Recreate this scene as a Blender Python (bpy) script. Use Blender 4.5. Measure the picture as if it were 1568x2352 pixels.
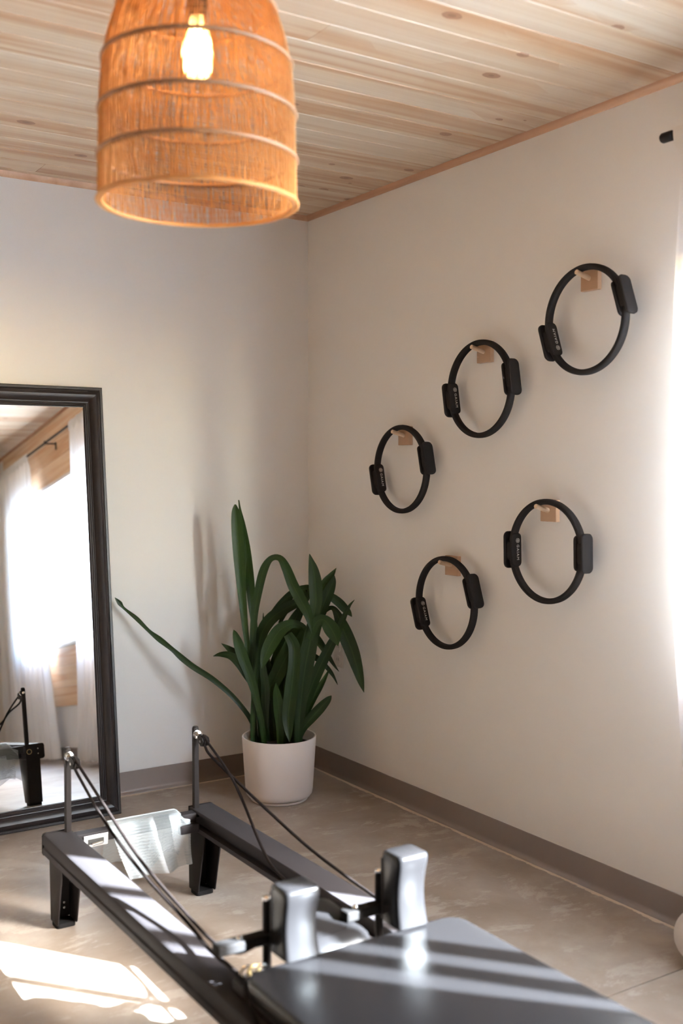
import bpy, bmesh, math, random
from mathutils import Vector, Matrix

for o in list(bpy.data.objects):
    bpy.data.objects.remove(o, do_unlink=True)
S = bpy.context.scene
COL = S.collection
PI = math.pi

# ------------------------------------------------------------------ camera
CAM = Vector((-2.4962, -4.1264, 1.3243))
YAW, PITCH, ROLL, FPX = math.radians(32.944), math.radians(-2.2436), math.radians(0.025), 2470.84
FW = Vector((math.sin(YAW) * math.cos(PITCH), math.cos(YAW) * math.cos(PITCH), math.sin(PITCH)))
RT = FW.cross(Vector((0, 0, 1))).normalized()
UP = RT.cross(FW)
RT, UP = RT * math.cos(ROLL) + UP * math.sin(ROLL), UP * math.cos(ROLL) - RT * math.sin(ROLL)
cam_data = bpy.data.cameras.new('camera')
cam = bpy.data.objects.new('camera', cam_data)
COL.objects.link(cam)
m = Matrix((RT, UP, -FW)).transposed().to_4x4()
m.translation = CAM
cam.matrix_world = m
cam_data.sensor_fit = 'VERTICAL'
cam_data.sensor_height = 36.0
cam_data.sensor_width = 24.0
cam_data.lens = 36.0 * FPX / 2352.0
cam_data.clip_start = 0.05
cam_data.dof.use_dof = True
cam_data.dof.focus_distance = 3.85
cam_data.dof.aperture_fstop = 2.0
S.camera = cam


def at(px, py, depth):
    """a point of the room seen at (px, py) of the 1568x2352 frame, depth metres along the view axis"""
    return CAM + (FW + RT * ((px - 784) / FPX) - UP * ((py - 1176) / FPX)) * depth


# ------------------------------------------------------------------ world, sun, exposure
SUN_TRAVEL = Vector((-1.0, 1.2, -0.79)).normalized()
world = bpy.data.worlds.new('world')
S.world = world
world.use_nodes = True
wn = world.node_tree
wn.nodes.clear()
w_out = wn.nodes.new('ShaderNodeOutputWorld')
w_bg = wn.nodes.new('ShaderNodeBackground')
w_sky = wn.nodes.new('ShaderNodeTexSky')
w_sky.sky_type = 'NISHITA'
w_sky.sun_disc = False
w_sky.sun_elevation = math.radians(27)
w_sky.sun_rotation = math.atan2(1.0, -1.2)
w_sky.air_density = 1.0
w_sky.dust_density = 1.0
w_sky.ozone_density = 1.2
w_bg.inputs['Strength'].default_value = 19.0
wn.links.new(w_sky.outputs[0], w_bg.inputs[0])
wn.links.new(w_bg.outputs[0], w_out.inputs[0])

sd = bpy.data.lights.new('sun', 'SUN')
sd.energy = 190.0
sd.angle = math.radians(0.6)
sd.color = (0.88, 0.965, 1.06)
sun = bpy.data.objects.new('sun', sd)
COL.objects.link(sun)
sun.rotation_euler = SUN_TRAVEL.to_track_quat('-Z', 'Y').to_euler()
sun.location = (6, -7, 5)

S.view_settings.view_transform = 'Standard'
S.view_settings.look = 'None'
S.view_settings.gamma = 1.0
S.view_settings.use_curve_mapping = False
S.view_settings.exposure = 1.02
S.cycles.max_bounces = 12
S.cycles.diffuse_bounces = 6
S.cycles.glossy_bounces = 5
S.cycles.transparent_max_bounces = 24
S.cycles.caustics_reflective = False
S.cycles.caustics_refractive = False
S.cycles.sample_clamp_indirect = 6.0


# ------------------------------------------------------------------ materials
def new_mat(name):
    mt = bpy.data.materials.new(name)
    mt.use_nodes = True
    nt = mt.node_tree
    b = nt.nodes['Principled BSDF']
    return mt, nt, b


def node(nt, kind, **kw):
    n = nt.nodes.new('ShaderNode' + kind)
    for k, v in kw.items():
        if k.startswith('i_'):
            n.inputs[int(k[2:])].default_value = v
        else:
            setattr(n, k, v)
    return n


def ramp(nt, fac, stops):
    r = nt.nodes.new('ShaderNodeValToRGB')
    e = r.color_ramp.elements
    while len(e) < len(stops):
        e.new(0.5)
    for el, (p, c) in zip(e, stops):
        el.position = p
        el.color = (*c, 1) if len(c) == 3 else c
    nt.links.new(fac, r.inputs[0])
    return r.outputs[0]


def mixc(nt, fac, a, b, mode='MIX'):
    n = nt.nodes.new('ShaderNodeMix')
    n.data_type = 'RGBA'
    n.blend_type = mode
    for sock, v in ((n.inputs[0], fac), (n.inputs[6], a), (n.inputs[7], b)):
        if isinstance(v, (int, float)):
            sock.default_value = v
        elif isinstance(v, tuple):
            sock.default_value = (*v, 1)
        else:
            nt.links.new(v, sock)
    return n.outputs[2]


def math_n(nt, op, a, b=None, c=None):
    n = nt.nodes.new('ShaderNodeMath')
    n.operation = op
    for s, v in zip(n.inputs, (a, b, c)):
        if v is None:
            continue
        if isinstance(v, (int, float)):
            s.default_value = v
        else:
            nt.links.new(v, s)
    return n.outputs[0]


def vmath(nt, op, a, b):
    n = nt.nodes.new('ShaderNodeVectorMath')
    n.operation = op
    for s, v in zip(n.inputs, (a, b)):
        if isinstance(v, tuple):
            s.default_value = v
        else:
            nt.links.new(v, s)
    return n.outputs[1] if op == 'LENGTH' else n.outputs[0]


def bump(nt, b, height, strength, dist=0.01):
    n = nt.nodes.new('ShaderNodeBump')
    n.inputs['Strength'].default_value = strength
    n.inputs['Distance'].default_value = dist
    nt.links.new(height, n.inputs['Height'])
    nt.links.new(n.outputs[0], b.inputs['Normal'])


def noise(nt, vec, scale, detail=4, rough=0.5):
    n = nt.nodes.new('ShaderNodeTexNoise')
    n.inputs['Scale'].default_value = scale
    n.inputs['Detail'].default_value = detail
    n.inputs['Roughness'].default_value = rough
    if vec is not None:
        nt.links.new(vec, n.inputs['Vector'])
    return n.outputs[0]


def simple(name, col, rough=0.5, metal=0.0, spec=0.5, nscale=0, nstrength=0.1, var=0.0, coat=0.0):
    mt, nt, b = new_mat(name)
    b.inputs['Base Color'].default_value = (*col, 1)
    b.inputs['Roughness'].default_value = rough
    b.inputs['Metallic'].default_value = metal
    b.inputs['Specular IOR Level'].default_value = spec
    b.inputs['Coat Weight'].default_value = coat
    tc = nt.nodes.new('ShaderNodeTexCoord')
    if nscale:
        h = noise(nt, tc.outputs['Object'], nscale, 3)
        bump(nt, b, h, nstrength, 0.004)
        if var:
            nt.links.new(mixc(nt, h, tuple(c * (1 - var) for c in col), tuple(min(1, c * (1 + var)) for c in col)),
                         b.inputs['Base Color'])
    return mt


M = {}


def pine(name, axis, light, mid, streak, rough=0.42, amount=1.0, knot=(0.19, 0.085, 0.045)):
    """knotty pine with the grain along the axis; every board is offset by its own random number"""
    mt, nt, b = new_mat(name)
    geo = nt.nodes.new('ShaderNodeNewGeometry')
    info = nt.nodes.new('ShaderNodeObjectInfo')
    cx = nt.nodes.new('ShaderNodeCombineXYZ')
    r = info.outputs['Random']
    nt.links.new(math_n(nt, 'MULTIPLY', r, 37.0), cx.inputs[0])
    nt.links.new(math_n(nt, 'MULTIPLY', r, 71.0), cx.inputs[1])
    nt.links.new(math_n(nt, 'MULTIPLY', r, 13.0), cx.inputs[2])
    p = vmath(nt, 'ADD', geo.outputs['Position'], cx.outputs[0])

    def st(along, across):
        v = (along, across, across) if axis == 'X' else (across, along, across)
        return vmath(nt, 'MULTIPLY', p, v)
    # knots: voronoi cells, elliptical core and a long resin streak round it
    vo = nt.nodes.new('ShaderNodeTexVoronoi')
    vo.inputs['Scale'].default_value = 1.0
    vo.inputs['Randomness'].default_value = 1.0
    kv = st(3.1, 9.0)
    nt.links.new(kv, vo.inputs['Vector'])
    delta = vmath(nt, 'SUBTRACT', kv, vo.outputs['Position'])
    sep = nt.nodes.new('ShaderNodeSeparateColor')
    nt.links.new(vo.outputs['Color'], sep.inputs[0])
    sel = math_n(nt, 'GREATER_THAN', sep.outputs[0], 0.42)
    al, ac = (1.0, 0.62)
    core = vmath(nt, 'LENGTH', vmath(nt, 'MULTIPLY', delta, (al * 1.2, ac, ac) if axis == 'X' else (ac, al * 1.2, ac)), (0, 0, 0))
    halo = vmath(nt, 'LENGTH', vmath(nt, 'MULTIPLY', delta, (0.30, 1.1, 1.1) if axis == 'X' else (1.1, 0.30, 1.1)), (0, 0, 0))
    ksize = math_n(nt, 'MULTIPLY', sep.outputs[1], 0.070)
    ksize = math_n(nt, 'ADD', ksize, 0.022)
    kn = math_n(nt, 'LESS_THAN', math_n(nt, 'SUBTRACT', core, math_n(nt, 'MULTIPLY', noise(nt, st(20, 60), 1.0), 0.05)), ksize)
    kn = math_n(nt, 'MULTIPLY', kn, sel)
    hl = nt.nodes.new('ShaderNodeMapRange')
    hl.inputs['From Min'].default_value = 0.0
    hl.inputs['From Max'].default_value = 0.42
    hl.inputs['To Min'].default_value = 0.75
    hl.inputs['To Max'].default_value = 0.0
    nt.links.new(halo, hl.inputs[0])
    hl = math_n(nt, 'MULTIPLY', hl.outputs[0], sel)
    # grain
    g1 = noise(nt, st(0.7, 34.0), 1.0, 5, 0.6)
    g2 = noise(nt, st(0.35, 9.0), 1.0, 2, 0.5)
    g3 = noise(nt, st(2.5, 150.0), 1.0, 2, 0.5)
    c = ramp(nt, g2, [(0.34, light), (0.52, mid), (0.60, streak), (0.66, mid), (0.78, light)])
    c = mixc(nt, math_n(nt, 'MULTIPLY', math_n(nt, 'SUBTRACT', g1, 0.42), 1.6 * amount), c, streak)
    c = mixc(nt, math_n(nt, 'MULTIPLY', g3, 0.18), c, tuple(v * 0.7 for v in mid))
    tint = ramp(nt, r, [(0.0, (1.0, 1.0, 1.0)), (0.5, (0.97, 0.93, 0.89)), (1.0, (0.93, 0.84, 0.76))])
    c = mixc(nt, 1.0, c, tint, 'MULTIPLY')
    c = mixc(nt, hl, c, streak)
    c = mixc(nt, math_n(nt, 'MULTIPLY', kn, 0.85), c, knot)
    eye = math_n(nt, 'MULTIPLY', math_n(nt, 'LESS_THAN', core, math_n(nt, 'MULTIPLY', ksize, 0.55)), sel)
    c = mixc(nt, math_n(nt, 'MULTIPLY', eye, 0.6), c, tuple(v * 0.5 for v in knot))
    nt.links.new(c, b.inputs['Base Color'])
    b.inputs['Roughness'].default_value = rough
    bump(nt, b, g1, 0.12, 0.002)
    return mt


M['pine_ceiling'] = pine('pine_ceiling', 'X', (0.56, 0.48, 0.385), (0.49, 0.388, 0.285), (0.355, 0.205, 0.112))
M['pine_wall'] = pine('pine_wall', 'Y', (0.74, 0.58, 0.41), (0.66, 0.48, 0.32), (0.50, 0.28, 0.14), 0.5)
M['pine_trim'] = pine('pine_trim', 'Y', (0.50, 0.33, 0.22), (0.46, 0.28, 0.18), (0.36, 0.20, 0.12), 0.5)
M['peg'] = pine('peg', 'Y', (0.66, 0.50, 0.36), (0.62, 0.46, 0.32), (0.52, 0.36, 0.24), 0.5, 0.5, (0.5, 0.35, 0.22))
M['beech'] = pine('beech', 'Y', (0.47, 0.31, 0.205), (0.43, 0.275, 0.175), (0.34, 0.205, 0.12), 0.5, 0.6, (0.5, 0.3, 0.2))


def wall_mat():
    mt, nt, b = new_mat('wall_paint')
    tc = nt.nodes.new('ShaderNodeTexCoord')
    n1 = noise(nt, tc.outputs['Object'], 220, 2)
    n2 = noise(nt, tc.outputs['Object'], 1.5, 3)
    nt.links.new(mixc(nt, n2, (0.74, 0.725, 0.71), (0.765, 0.75, 0.735)), b.inputs['Base Color'])
    b.inputs['Roughness'].default_value = 0.6
    b.inputs['Specular IOR Level'].default_value = 0.3
    bump(nt, b, n1, 0.12, 0.002)
    return mt


M['wall'] = wall_mat()


def floor_mat():
    mt, nt, b = new_mat('concrete')
    geo = nt.nodes.new('ShaderNodeNewGeometry')
    P = geo.outputs['Position']
    warp = nt.nodes.new('ShaderNodeTexNoise')
    warp.inputs['Scale'].default_value = 1.7
    nt.links.new(P, warp.inputs['Vector'])
    wv = vmath(nt, 'MULTIPLY', vmath(nt, 'SUBTRACT', warp.outputs['Color'], (0.5, 0.5, 0.5)), (0.3, 0.3, 0.3))
    pw = vmath(nt, 'ADD', P, wv)
    big = noise(nt, pw, 2.6, 8, 0.62)
    streaks = noise(nt, vmath(nt, 'MULTIPLY', pw, (3.2, 6.5, 1.0)), 1.0, 10, 0.74)
    fine = noise(nt, P, 60, 4, 0.6)
    c = ramp(nt, big, [(0.32, (0.195, 0.146, 0.112)), (0.50, (0.270, 0.214, 0.173)), (0.64, (0.345, 0.292, 0.248))])
    pale = ramp(nt, streaks, [(0.54, (0, 0, 0)), (0.60, (1, 1, 1))])
    c = mixc(nt, math_n(nt, 'MULTIPLY', pale, 0.5), c, (0.47, 0.42, 0.375))
    c = mixc(nt, math_n(nt, 'MULTIPLY', fine, 0.22), c, (0.20, 0.16, 0.13))
    # a ragged pale line of old glue and caulk along the wall base
    sx = nt.nodes.new('ShaderNodeSeparateXYZ')
    nt.links.new(P, sx.inputs[0])
    edge = math_n(nt, 'MAXIMUM', sx.outputs[0], sx.outputs[1])
    rag = noise(nt, P, 14, 6, 0.7)
    lim = math_n(nt, 'SUBTRACT', -0.010, math_n(nt, 'MULTIPLY', rag, 0.042))
    isl = math_n(nt, 'MULTIPLY', math_n(nt, 'GREATER_THAN', edge, lim), 0.9)
    c = mixc(nt, isl, c, (0.62, 0.50, 0.38))
    nt.links.new(c, b.inputs['Base Color'])
    rr = nt.nodes.new('ShaderNodeMapRange')
    rr.inputs['To Min'].default_value = 0.32
    rr.inputs['To Max'].default_value = 0.52
    nt.links.new(streaks, rr.inputs[0])
    nt.links.new(rr.outputs[0], b.inputs['Roughness'])
    bump(nt, b, fine, 0.10, 0.003)
    return mt


M['floor'] = floor_mat()
M['baseboard'] = simple('brown_vinyl', (0.165, 0.128, 0.110), 0.48, nscale=40, nstrength=0.03)
M['black_metal'] = simple('black_powder_coat', (0.014, 0.0115, 0.011), 0.45, spec=0.06, nscale=300, nstrength=0.05)
M['rail'] = simple('dark_anodised_rail', (0.027, 0.024, 0.0255), 0.50, spec=0.022, nscale=200, nstrength=0.04)
M['vinyl'] = simple('black_vinyl', (0.0085, 0.008, 0.0085), 0.27, spec=0.13, nscale=380, nstrength=0.06)
M['chrome'] = simple('chrome', (0.75, 0.74, 0.72), 0.14, 1.0)
M['brass'] = simple('brass', (0.65, 0.48, 0.22), 0.3, 1.0)
M['silver_mesh'] = simple('silver_wire', (0.40, 0.435, 0.45), 0.5, 0.2)
M['rope'] = simple('black_rope', (0.010, 0.0075, 0.007), 0.8, spec=0.03, nscale=400, nstrength=0.4)
M['foam'] = simple('black_foam', (0.0125, 0.0105, 0.0105), 0.78, spec=0.14, nscale=500, nstrength=0.12)
M['print'] = simple('white_print', (0.62, 0.60, 0.58), 0.6)
M['frame'] = simple('espresso_wood', (0.013, 0.0095, 0.0095), 0.40, spec=0.28, nscale=60, nstrength=0.06, var=0.25)
M['pot'] = simple('matte_ceramic', (0.72, 0.655, 0.625), 0.55, nscale=90, nstrength=0.03)
M['soil'] = simple('soil', (0.022, 0.015, 0.011), 0.95, nscale=80, nstrength=0.8, var=0.5)
M['white_vinyl'] = simple('white_window_vinyl', (0.78, 0.77, 0.75), 0.4)
M['outlet'] = simple('outlet_plastic', (0.66, 0.61, 0.57), 0.35)
M['dark'] = simple('dark_slot', (0.02, 0.018, 0.016), 0.8)
M['terracotta'] = simple('terracotta', (0.34, 0.15, 0.09), 0.7, nscale=50, nstrength=0.1)
M['ball'] = simple('pale_rubber', (0.55, 0.50, 0.46), 0.5, nscale=200, nstrength=0.05)
M['ground'] = simple('outside_gravel', (0.62, 0.62, 0.62), 0.9, nscale=3, nstrength=0.2, var=0.2)
M['rubber'] = simple('black_rubber', (0.013, 0.012, 0.012), 0.7, spec=0.03)


def mirror_mat():
    mt, nt, b = new_mat('mirror_glass')
    b.inputs['Base Color'].default_value = (0.92, 0.925, 0.92, 1)
    b.inputs['Metallic'].default_value = 1.0
    b.inputs['Roughness'].default_value = 0.0
    return mt


M['mirror'] = mirror_mat()


def mix_shader(name, build):
    mt = bpy.data.materials.new(name)
    mt.use_nodes = True
    nt = mt.node_tree
    nt.nodes.clear()
    out = nt.nodes.new('ShaderNodeOutputMaterial')
    nt.links.new(build(nt), out.inputs[0])
    return mt


def mixs(nt, fac, a, b):
    n = nt.nodes.new('ShaderNodeMixShader')
    if isinstance(fac, (int, float)):
        n.inputs[0].default_value = fac
    else:
        nt.links.new(fac, n.inputs[0])
    nt.links.new(a, n.inputs[1])
    nt.links.new(b, n.inputs[2])
    return n.outputs[0]


def bsdf(nt, kind, col, rough=None):
    n = nt.nodes.new('ShaderNodeBsdf' + kind)
    if isinstance(col, tuple):
        n.inputs['Color'].default_value = (*col, 1)
    else:
        nt.links.new(col, n.inputs['Color'])
    if rough is not None:
        n.inputs['Roughness'].default_value = rough
    return n.outputs[0]


def b_curtain(nt):
    tc = nt.nodes.new('ShaderNodeTexCoord')
    weave = noise(nt, vmath(nt, 'MULTIPLY', tc.outputs['Object'], (60, 60, 260)), 1.0, 2)
    c = mixc(nt, weave, (0.74, 0.73, 0.72), (0.80, 0.79, 0.78))
    a = mixs(nt, 0.24, bsdf(nt, 'Diffuse', c), bsdf(nt, 'Translucent', c))
    return mixs(nt, 0.006, a, bsdf(nt, 'Transparent', (1, 1, 1)))


def b_glass(nt):
    fr = nt.nodes.new('ShaderNodeFresnel')
    fr.inputs[0].default_value = 1.45
    ge = nt.nodes.new('ShaderNodeNewGeometry')
    fac = math_n(nt, 'MULTIPLY', fr.outputs[0], math_n(nt, 'SUBTRACT', 1.0, ge.outputs['Backfacing']))
    return mixs(nt, fac, bsdf(nt, 'Transparent', (0.95, 0.97, 0.965)), bsdf(nt, 'Glossy', (1, 1, 1), 0.0))


def b_leaf(nt):
    tc = nt.nodes.new('ShaderNodeTexCoord')
    info = nt.nodes.new('ShaderNodeObjectInfo')
    uv = nt.nodes.new('ShaderNodeUVMap')
    sep = nt.nodes.new('ShaderNodeSeparateXYZ')
    nt.links.new(uv.outputs[0], sep.inputs[0])
    veins = noise(nt, vmath(nt, 'MULTIPLY', uv.outputs[0], (26.0, 1.2, 1.0)), 1.0, 3)
    base = ramp(nt, info.outputs['Random'], [(0.0, (0.010, 0.019, 0.005)), (0.5, (0.014, 0.029, 0.0065)), (1.0, (0.024, 0.050, 0.010))])
    c = mixc(nt, math_n(nt, 'MULTIPLY', veins, 0.45), base, (0.010, 0.024, 0.007))
    rib = math_n(nt, 'LESS_THAN', math_n(nt, 'ABSOLUTE', math_n(nt, 'SUBTRACT', sep.outputs[0], 0.5)), 0.035)
    c = mixc(nt, math_n(nt, 'MULTIPLY', rib, 0.25), c, (0.06, 0.10, 0.03))
    p = nt.nodes.new('ShaderNodeBsdfPrincipled')
    nt.links.new(c, p.inputs['Base Color'])
    p.inputs['Roughness'].default_value = 0.38
    p.inputs['Specular IOR Level'].default_value = 0.2
    bump(nt, p, veins, 0.2, 0.003)
    return mixs(nt, 0.16, p.outputs[0], bsdf(nt, 'Translucent', (0.05, 0.11, 0.02)))


def b_rattan(nt):
    tc = nt.nodes.new('ShaderNodeTexCoord')
    n1 = noise(nt, vmath(nt, 'MULTIPLY', tc.outputs['Object'], (30, 30, 90)), 1.0, 3)
    c = mixc(nt, n1, (0.52, 0.265, 0.085), (0.74, 0.43, 0.165))
    p = nt.nodes.new('ShaderNodeBsdfPrincipled')
    nt.links.new(c, p.inputs['Base Color'])
    p.inputs['Roughness'].default_value = 0.55
    return mixs(nt, 0.42, p.outputs[0], bsdf(nt, 'Translucent', c))


def b_bulbglass(nt):
    fr = nt.nodes.new('ShaderNodeFresnel')
    fr.inputs[0].default_value = 1.3
    ge = nt.nodes.new('ShaderNodeNewGeometry')
    fac = math_n(nt, 'MULTIPLY', fr.outputs[0], math_n(nt, 'SUBTRACT', 1.0, ge.outputs['Backfacing']))
    body = mixs(nt, 0.30, bsdf(nt, 'Transparent', (1.0, 0.94, 0.82)), bsdf(nt, 'Translucent', (1.0, 0.86, 0.62)))
    return mixs(nt, fac, body, bsdf(nt, 'Glossy', (1, 1, 1), 0.02))


def b_filament(nt):
    e = nt.nodes.new('ShaderNodeEmission')
    e.inputs[0].default_value = (1.0, 0.62, 0.25, 1)
    e.inputs[1].default_value = 110.0
    return e.outputs[0]


M['curtain'] = mix_shader('sheer_curtain', b_curtain)
M['glass'] = mix_shader('window_glass', b_glass)
M['leaf'] = mix_shader('leaf_green', b_leaf)
M['rattan'] = mix_shader('rattan', b_rattan)
M['bulb_glass'] = mix_shader('bulb_glass', b_bulbglass)
M['filament'] = mix_shader('filament', b_filament)
M['rattan_hoop'] = simple('rattan_hoop', (0.30, 0.15, 0.065), 0.55, nscale=90, nstrength=0.2)


# ------------------------------------------------------------------ builders
def tag(o, label=None, cat=None, group=None, kind=None):
    if label:
        o['label'] = label
    if cat:
        o['category'] = cat
    if group:
        o['group'] = group
    if kind:
        o['kind'] = kind
    return o


def thing(name, label, cat, loc=(0, 0, 0), group=None, rot=None):
    o = bpy.data.objects.new(name, None)
    COL.objects.link(o)
    o.location = loc
    o.empty_display_size = 0.05
    if rot is not None:
        o.rotation_euler = rot
    return tag(o, label, cat, group)


class MB:
    def __init__(self):
        self.v, self.f, self.uv = [], [], None

    def add(self, vs, fs):
        n = len(self.v)
        self.v += [tuple(p) for p in vs]
        self.f += [tuple(i + n for i in q) for q in fs]
        return self

    def box(self, x0, x1, y0, y1, z0, z1):
        x0, x1 = min(x0, x1), max(x0, x1)
        y0, y1 = min(y0, y1), max(y0, y1)
        z0, z1 = min(z0, z1), max(z0, z1)
        vs = [(x0, y0, z0), (x1, y0, z0), (x1, y1, z0), (x0, y1, z0), (x0, y0, z1), (x1, y0, z1), (x1, y1, z1), (x0, y1, z1)]
        return self.add(vs, [(3, 2, 1, 0), (4, 5, 6, 7), (0, 1, 5, 4), (1, 2, 6, 5), (2, 3, 7, 6), (3, 0, 4, 7)])

    def prism(self, poly, axis, a, b):
        """poly: 2D outline in the plane across the axis ('X': (y,z), 'Y': (x,z), 'Z': (x,y))"""
        def p3(p, t):
            return {'X': (t, p[0], p[1]), 'Y': (p[0], t, p[1]), 'Z': (p[0], p[1], t)}[axis]
        n = len(poly)
        vs = [p3(p, a) for p in poly] + [p3(p, b) for p in poly]
        fs = [tuple(range(n)), tuple(range(2 * n - 1, n - 1, -1))]
        fs += [(i, i + n, (i + 1) % n + n, (i + 1) % n) for i in range(n)]
        return self.add(vs, fs)

    def tube(self, pts, r, seg=8, cap=True, closed=False, ry=None):
        pts = [Vector(p) for p in pts]
        rs = r if isinstance(r, (list, tuple)) else [r] * len(pts)
        n = len(pts)
        vs = []
        ref = None
        for i, p in enumerate(pts):
            if closed:
                t = pts[(i + 1) % n] - pts[i - 1]
            else:
                t = pts[min(i + 1, n - 1)] - pts[max(i - 1, 0)]
            t.normalize()
            if ref is None:
                ref = Vector((0, 0, 1)) if abs(t.z) < 0.9 else Vector((1, 0, 0))
            a = (ref - t * ref.dot(t)).normalized()
            ref = a
            b = t.cross(a)
            for k in range(seg):
                th = 2 * PI * k / seg
                vs.append(p + a * (math.cos(th) * rs[i]) + b * (math.sin(th) * rs[i]))
        fs = []
        m_ = n if closed else n - 1
        for i in range(m_):
            j = (i + 1) % n
            for k in range(seg):
                k2 = (k + 1) % seg
                fs.append((i * seg + k, i * seg + k2, j * seg + k2, j * seg + k))
        if cap and not closed:
            fs.append(tuple(range(seg - 1, -1, -1)))
            fs.append(tuple((n - 1) * seg + k for k in range(seg)))
        return self.add(vs, fs)

    def lathe(self, prof, seg=32, c=(0, 0, 0), axis='Z'):
        vs = []
        for r, z in prof:
            for k in range(seg):
                th = 2 * PI * k / seg
                if axis == 'Z':
                    vs.append((c[0] + r * math.cos(th), c[1] + r * math.sin(th), c[2] + z))
                elif axis == 'Y':
                    vs.append((c[0] + r * math.cos(th), c[1] + z, c[2] - r * math.sin(th)))
                else:
                    vs.append((c[0] + z, c[1] + r * math.cos(th), c[2] + r * math.sin(th)))
        fs = []
        for i in range(len(prof) - 1):
            for k in range(seg):
                k2 = (k + 1) % seg
                fs.append((i * seg + k, i * seg + k2, (i + 1) * seg + k2, (i + 1) * seg + k))
        if prof[0][0] > 1e-6:
            fs.append(tuple(range(seg - 1, -1, -1)))
        if prof[-1][0] > 1e-6:
            fs.append(tuple((len(prof) - 1) * seg + k for k in range(seg)))
        return self.add(vs, fs)

    def grid(self, fn, nu, nv):
        vs = [fn(i / nu, j / nv) for j in range(nv + 1) for i in range(nu + 1)]
        fs = [(j * (nu + 1) + i, j * (nu + 1) + i + 1, (j + 1) * (nu + 1) + i + 1, (j + 1) * (nu + 1) + i)
              for j in range(nv) for i in range(nu)]
        return self.add(vs, fs)

    def mesh(self, name, mat, origin=(0, 0, 0), smooth=False, angle=40, bevel=0, bseg=2, recalc=True):
        me = bpy.data.meshes.new(name)
        ox, oy, oz = origin
        me.from_pydata([(x - ox, y - oy, z - oz) for x, y, z in self.v], [], self.f)
        bm = bmesh.new()
        bm.from_mesh(me)
        bmesh.ops.remove_doubles(bm, verts=bm.verts, dist=1e-6)
        if recalc:
            bmesh.ops.recalc_face_normals(bm, faces=bm.faces)
        if bevel:
            es = [e for e in bm.edges if len(e.link_faces) == 2 and e.calc_face_angle(0) > math.radians(30)]
            bmesh.ops.bevel(bm, geom=es, offset=bevel, segments=bseg, profile=0.5, affect='EDGES', clamp_overlap=True)
        if smooth:
            for f in bm.faces:
                f.smooth = True
            for e in bm.edges:
                if len(e.link_faces) == 2 and e.calc_face_angle(0) > math.radians(angle):
                    e.smooth = False
        bm.to_mesh(me)
        bm.free()
        me.materials.append(M[mat])
        return me

    def build(self, name, mat, parent=None, origin=(0, 0, 0), **kw):
        o = bpy.data.objects.new(name, self.mesh(name, mat, origin, **kw))
        COL.objects.link(o)
        o.parent = parent
        return o


def struct(name, mb, mat, **kw):
    return tag(mb.build(name, mat, **kw), kind='structure')


def place(name, me, parent, loc=(0, 0, 0), rot=None, scale=None):
    o = bpy.data.objects.new(name, me)
    COL.objects.link(o)
    o.parent = parent
    o.location = loc
    if rot is not None:
        o.rotation_euler = rot
    if scale is not None:
        o.scale = scale
    return o


def rounded(w, h, r, n=4, cx=0.0, cy=0.0):
    pts = []
    for sx, sy, a0 in ((1, 1, 0), (-1, 1, 90), (-1, -1, 180), (1, -1, 270)):
        for k in range(n + 1):
            a = math.radians(a0 + 90 * k / n)
            pts.append((cx + sx * (w / 2 - r) + r * math.cos(a), cy + sy * (h / 2 - r) + r * math.sin(a)))
    return pts


def catmull(pts, n):
    """resample a list of tuples (any length) smoothly into n+1 points"""
    P = [pts[0]] + list(pts) + [pts[-1]]
    segs = len(pts) - 1
    out = []
    for i in range(n + 1):
        u = i / n * segs
        k = min(int(u), segs - 1)
        t = u - k
        p0, p1, p2, p3 = P[k], P[k + 1], P[k + 2], P[k + 3]
        out.append(tuple(0.5 * (2 * b + (c - a) * t + (2 * a - 5 * b + 4 * c - d) * t * t + (3 * b - a - 3 * c + d) * t ** 3)
                         for a, b, c, d in zip(p0, p1, p2, p3)))
    return out


# ------------------------------------------------------------------ the room
XL, YN, H = -7.0, -9.0, 2.445            # left wall, wall behind the camera, ceiling
WT = 0.14
W1 = (-4.50, -2.24, 0.83, 1.96)          # window opening in the right wall: y0, y1, z0, z1

# floor slabs with a saw-cut joint between them
fl = struct('floor', MB().box(XL - WT, WT, YN - WT, WT, -0.20, -0.012), 'floor')
JX, JY = -2.95, -2.262
for x0, x1 in ((XL - WT, JX - 0.002), (JX + 0.002, WT)):
    for y0, y1 in ((YN - WT, -5.2), (-5.196, JY - 0.002), (JY + 0.002, WT)):
        MB().box(x0, x1, y0, y1, -0.02, 0.0).build('slab', 'floor', fl)


def wall_with_windows(name, x0, x1, y0, y1, wins):
    mb = MB()
    ys = sorted({y0, y1, *[w[0] for w in wins], *[w[1] for w in wins]})
    for a, b in zip(ys, ys[1:]):
        w = next((w for w in wins if w[0] <= a and b <= w[1]), None)
        if w is None:
            mb.box(x0, x1, a, b, 0, H + 0.12)
        else:
            mb.box(x0, x1, a, b, 0, w[2])
            mb.box(x0, x1, a, b, w[3], H + 0.12)
    return struct(name, mb, 'wall')


wall_right = wall_with_windows('wall_right', 0.0, WT, YN - WT, WT, [W1])
struct('wall_far', MB().box(XL - WT, 0.0, 0.0, WT, 0, H + 0.12), 'wall')
struct('wall_left', MB().box(XL - WT, XL, YN, 0.0, 0, H + 0.12), 'pine_wall')  # wall out of view; pine finish chosen for its warm bounce light
struct('wall_near', MB().box(XL - WT, 0.0, YN - WT, YN, 0, H + 0.12), 'pine_wall')  # also unseen, given pine to warm the bounced light

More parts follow.
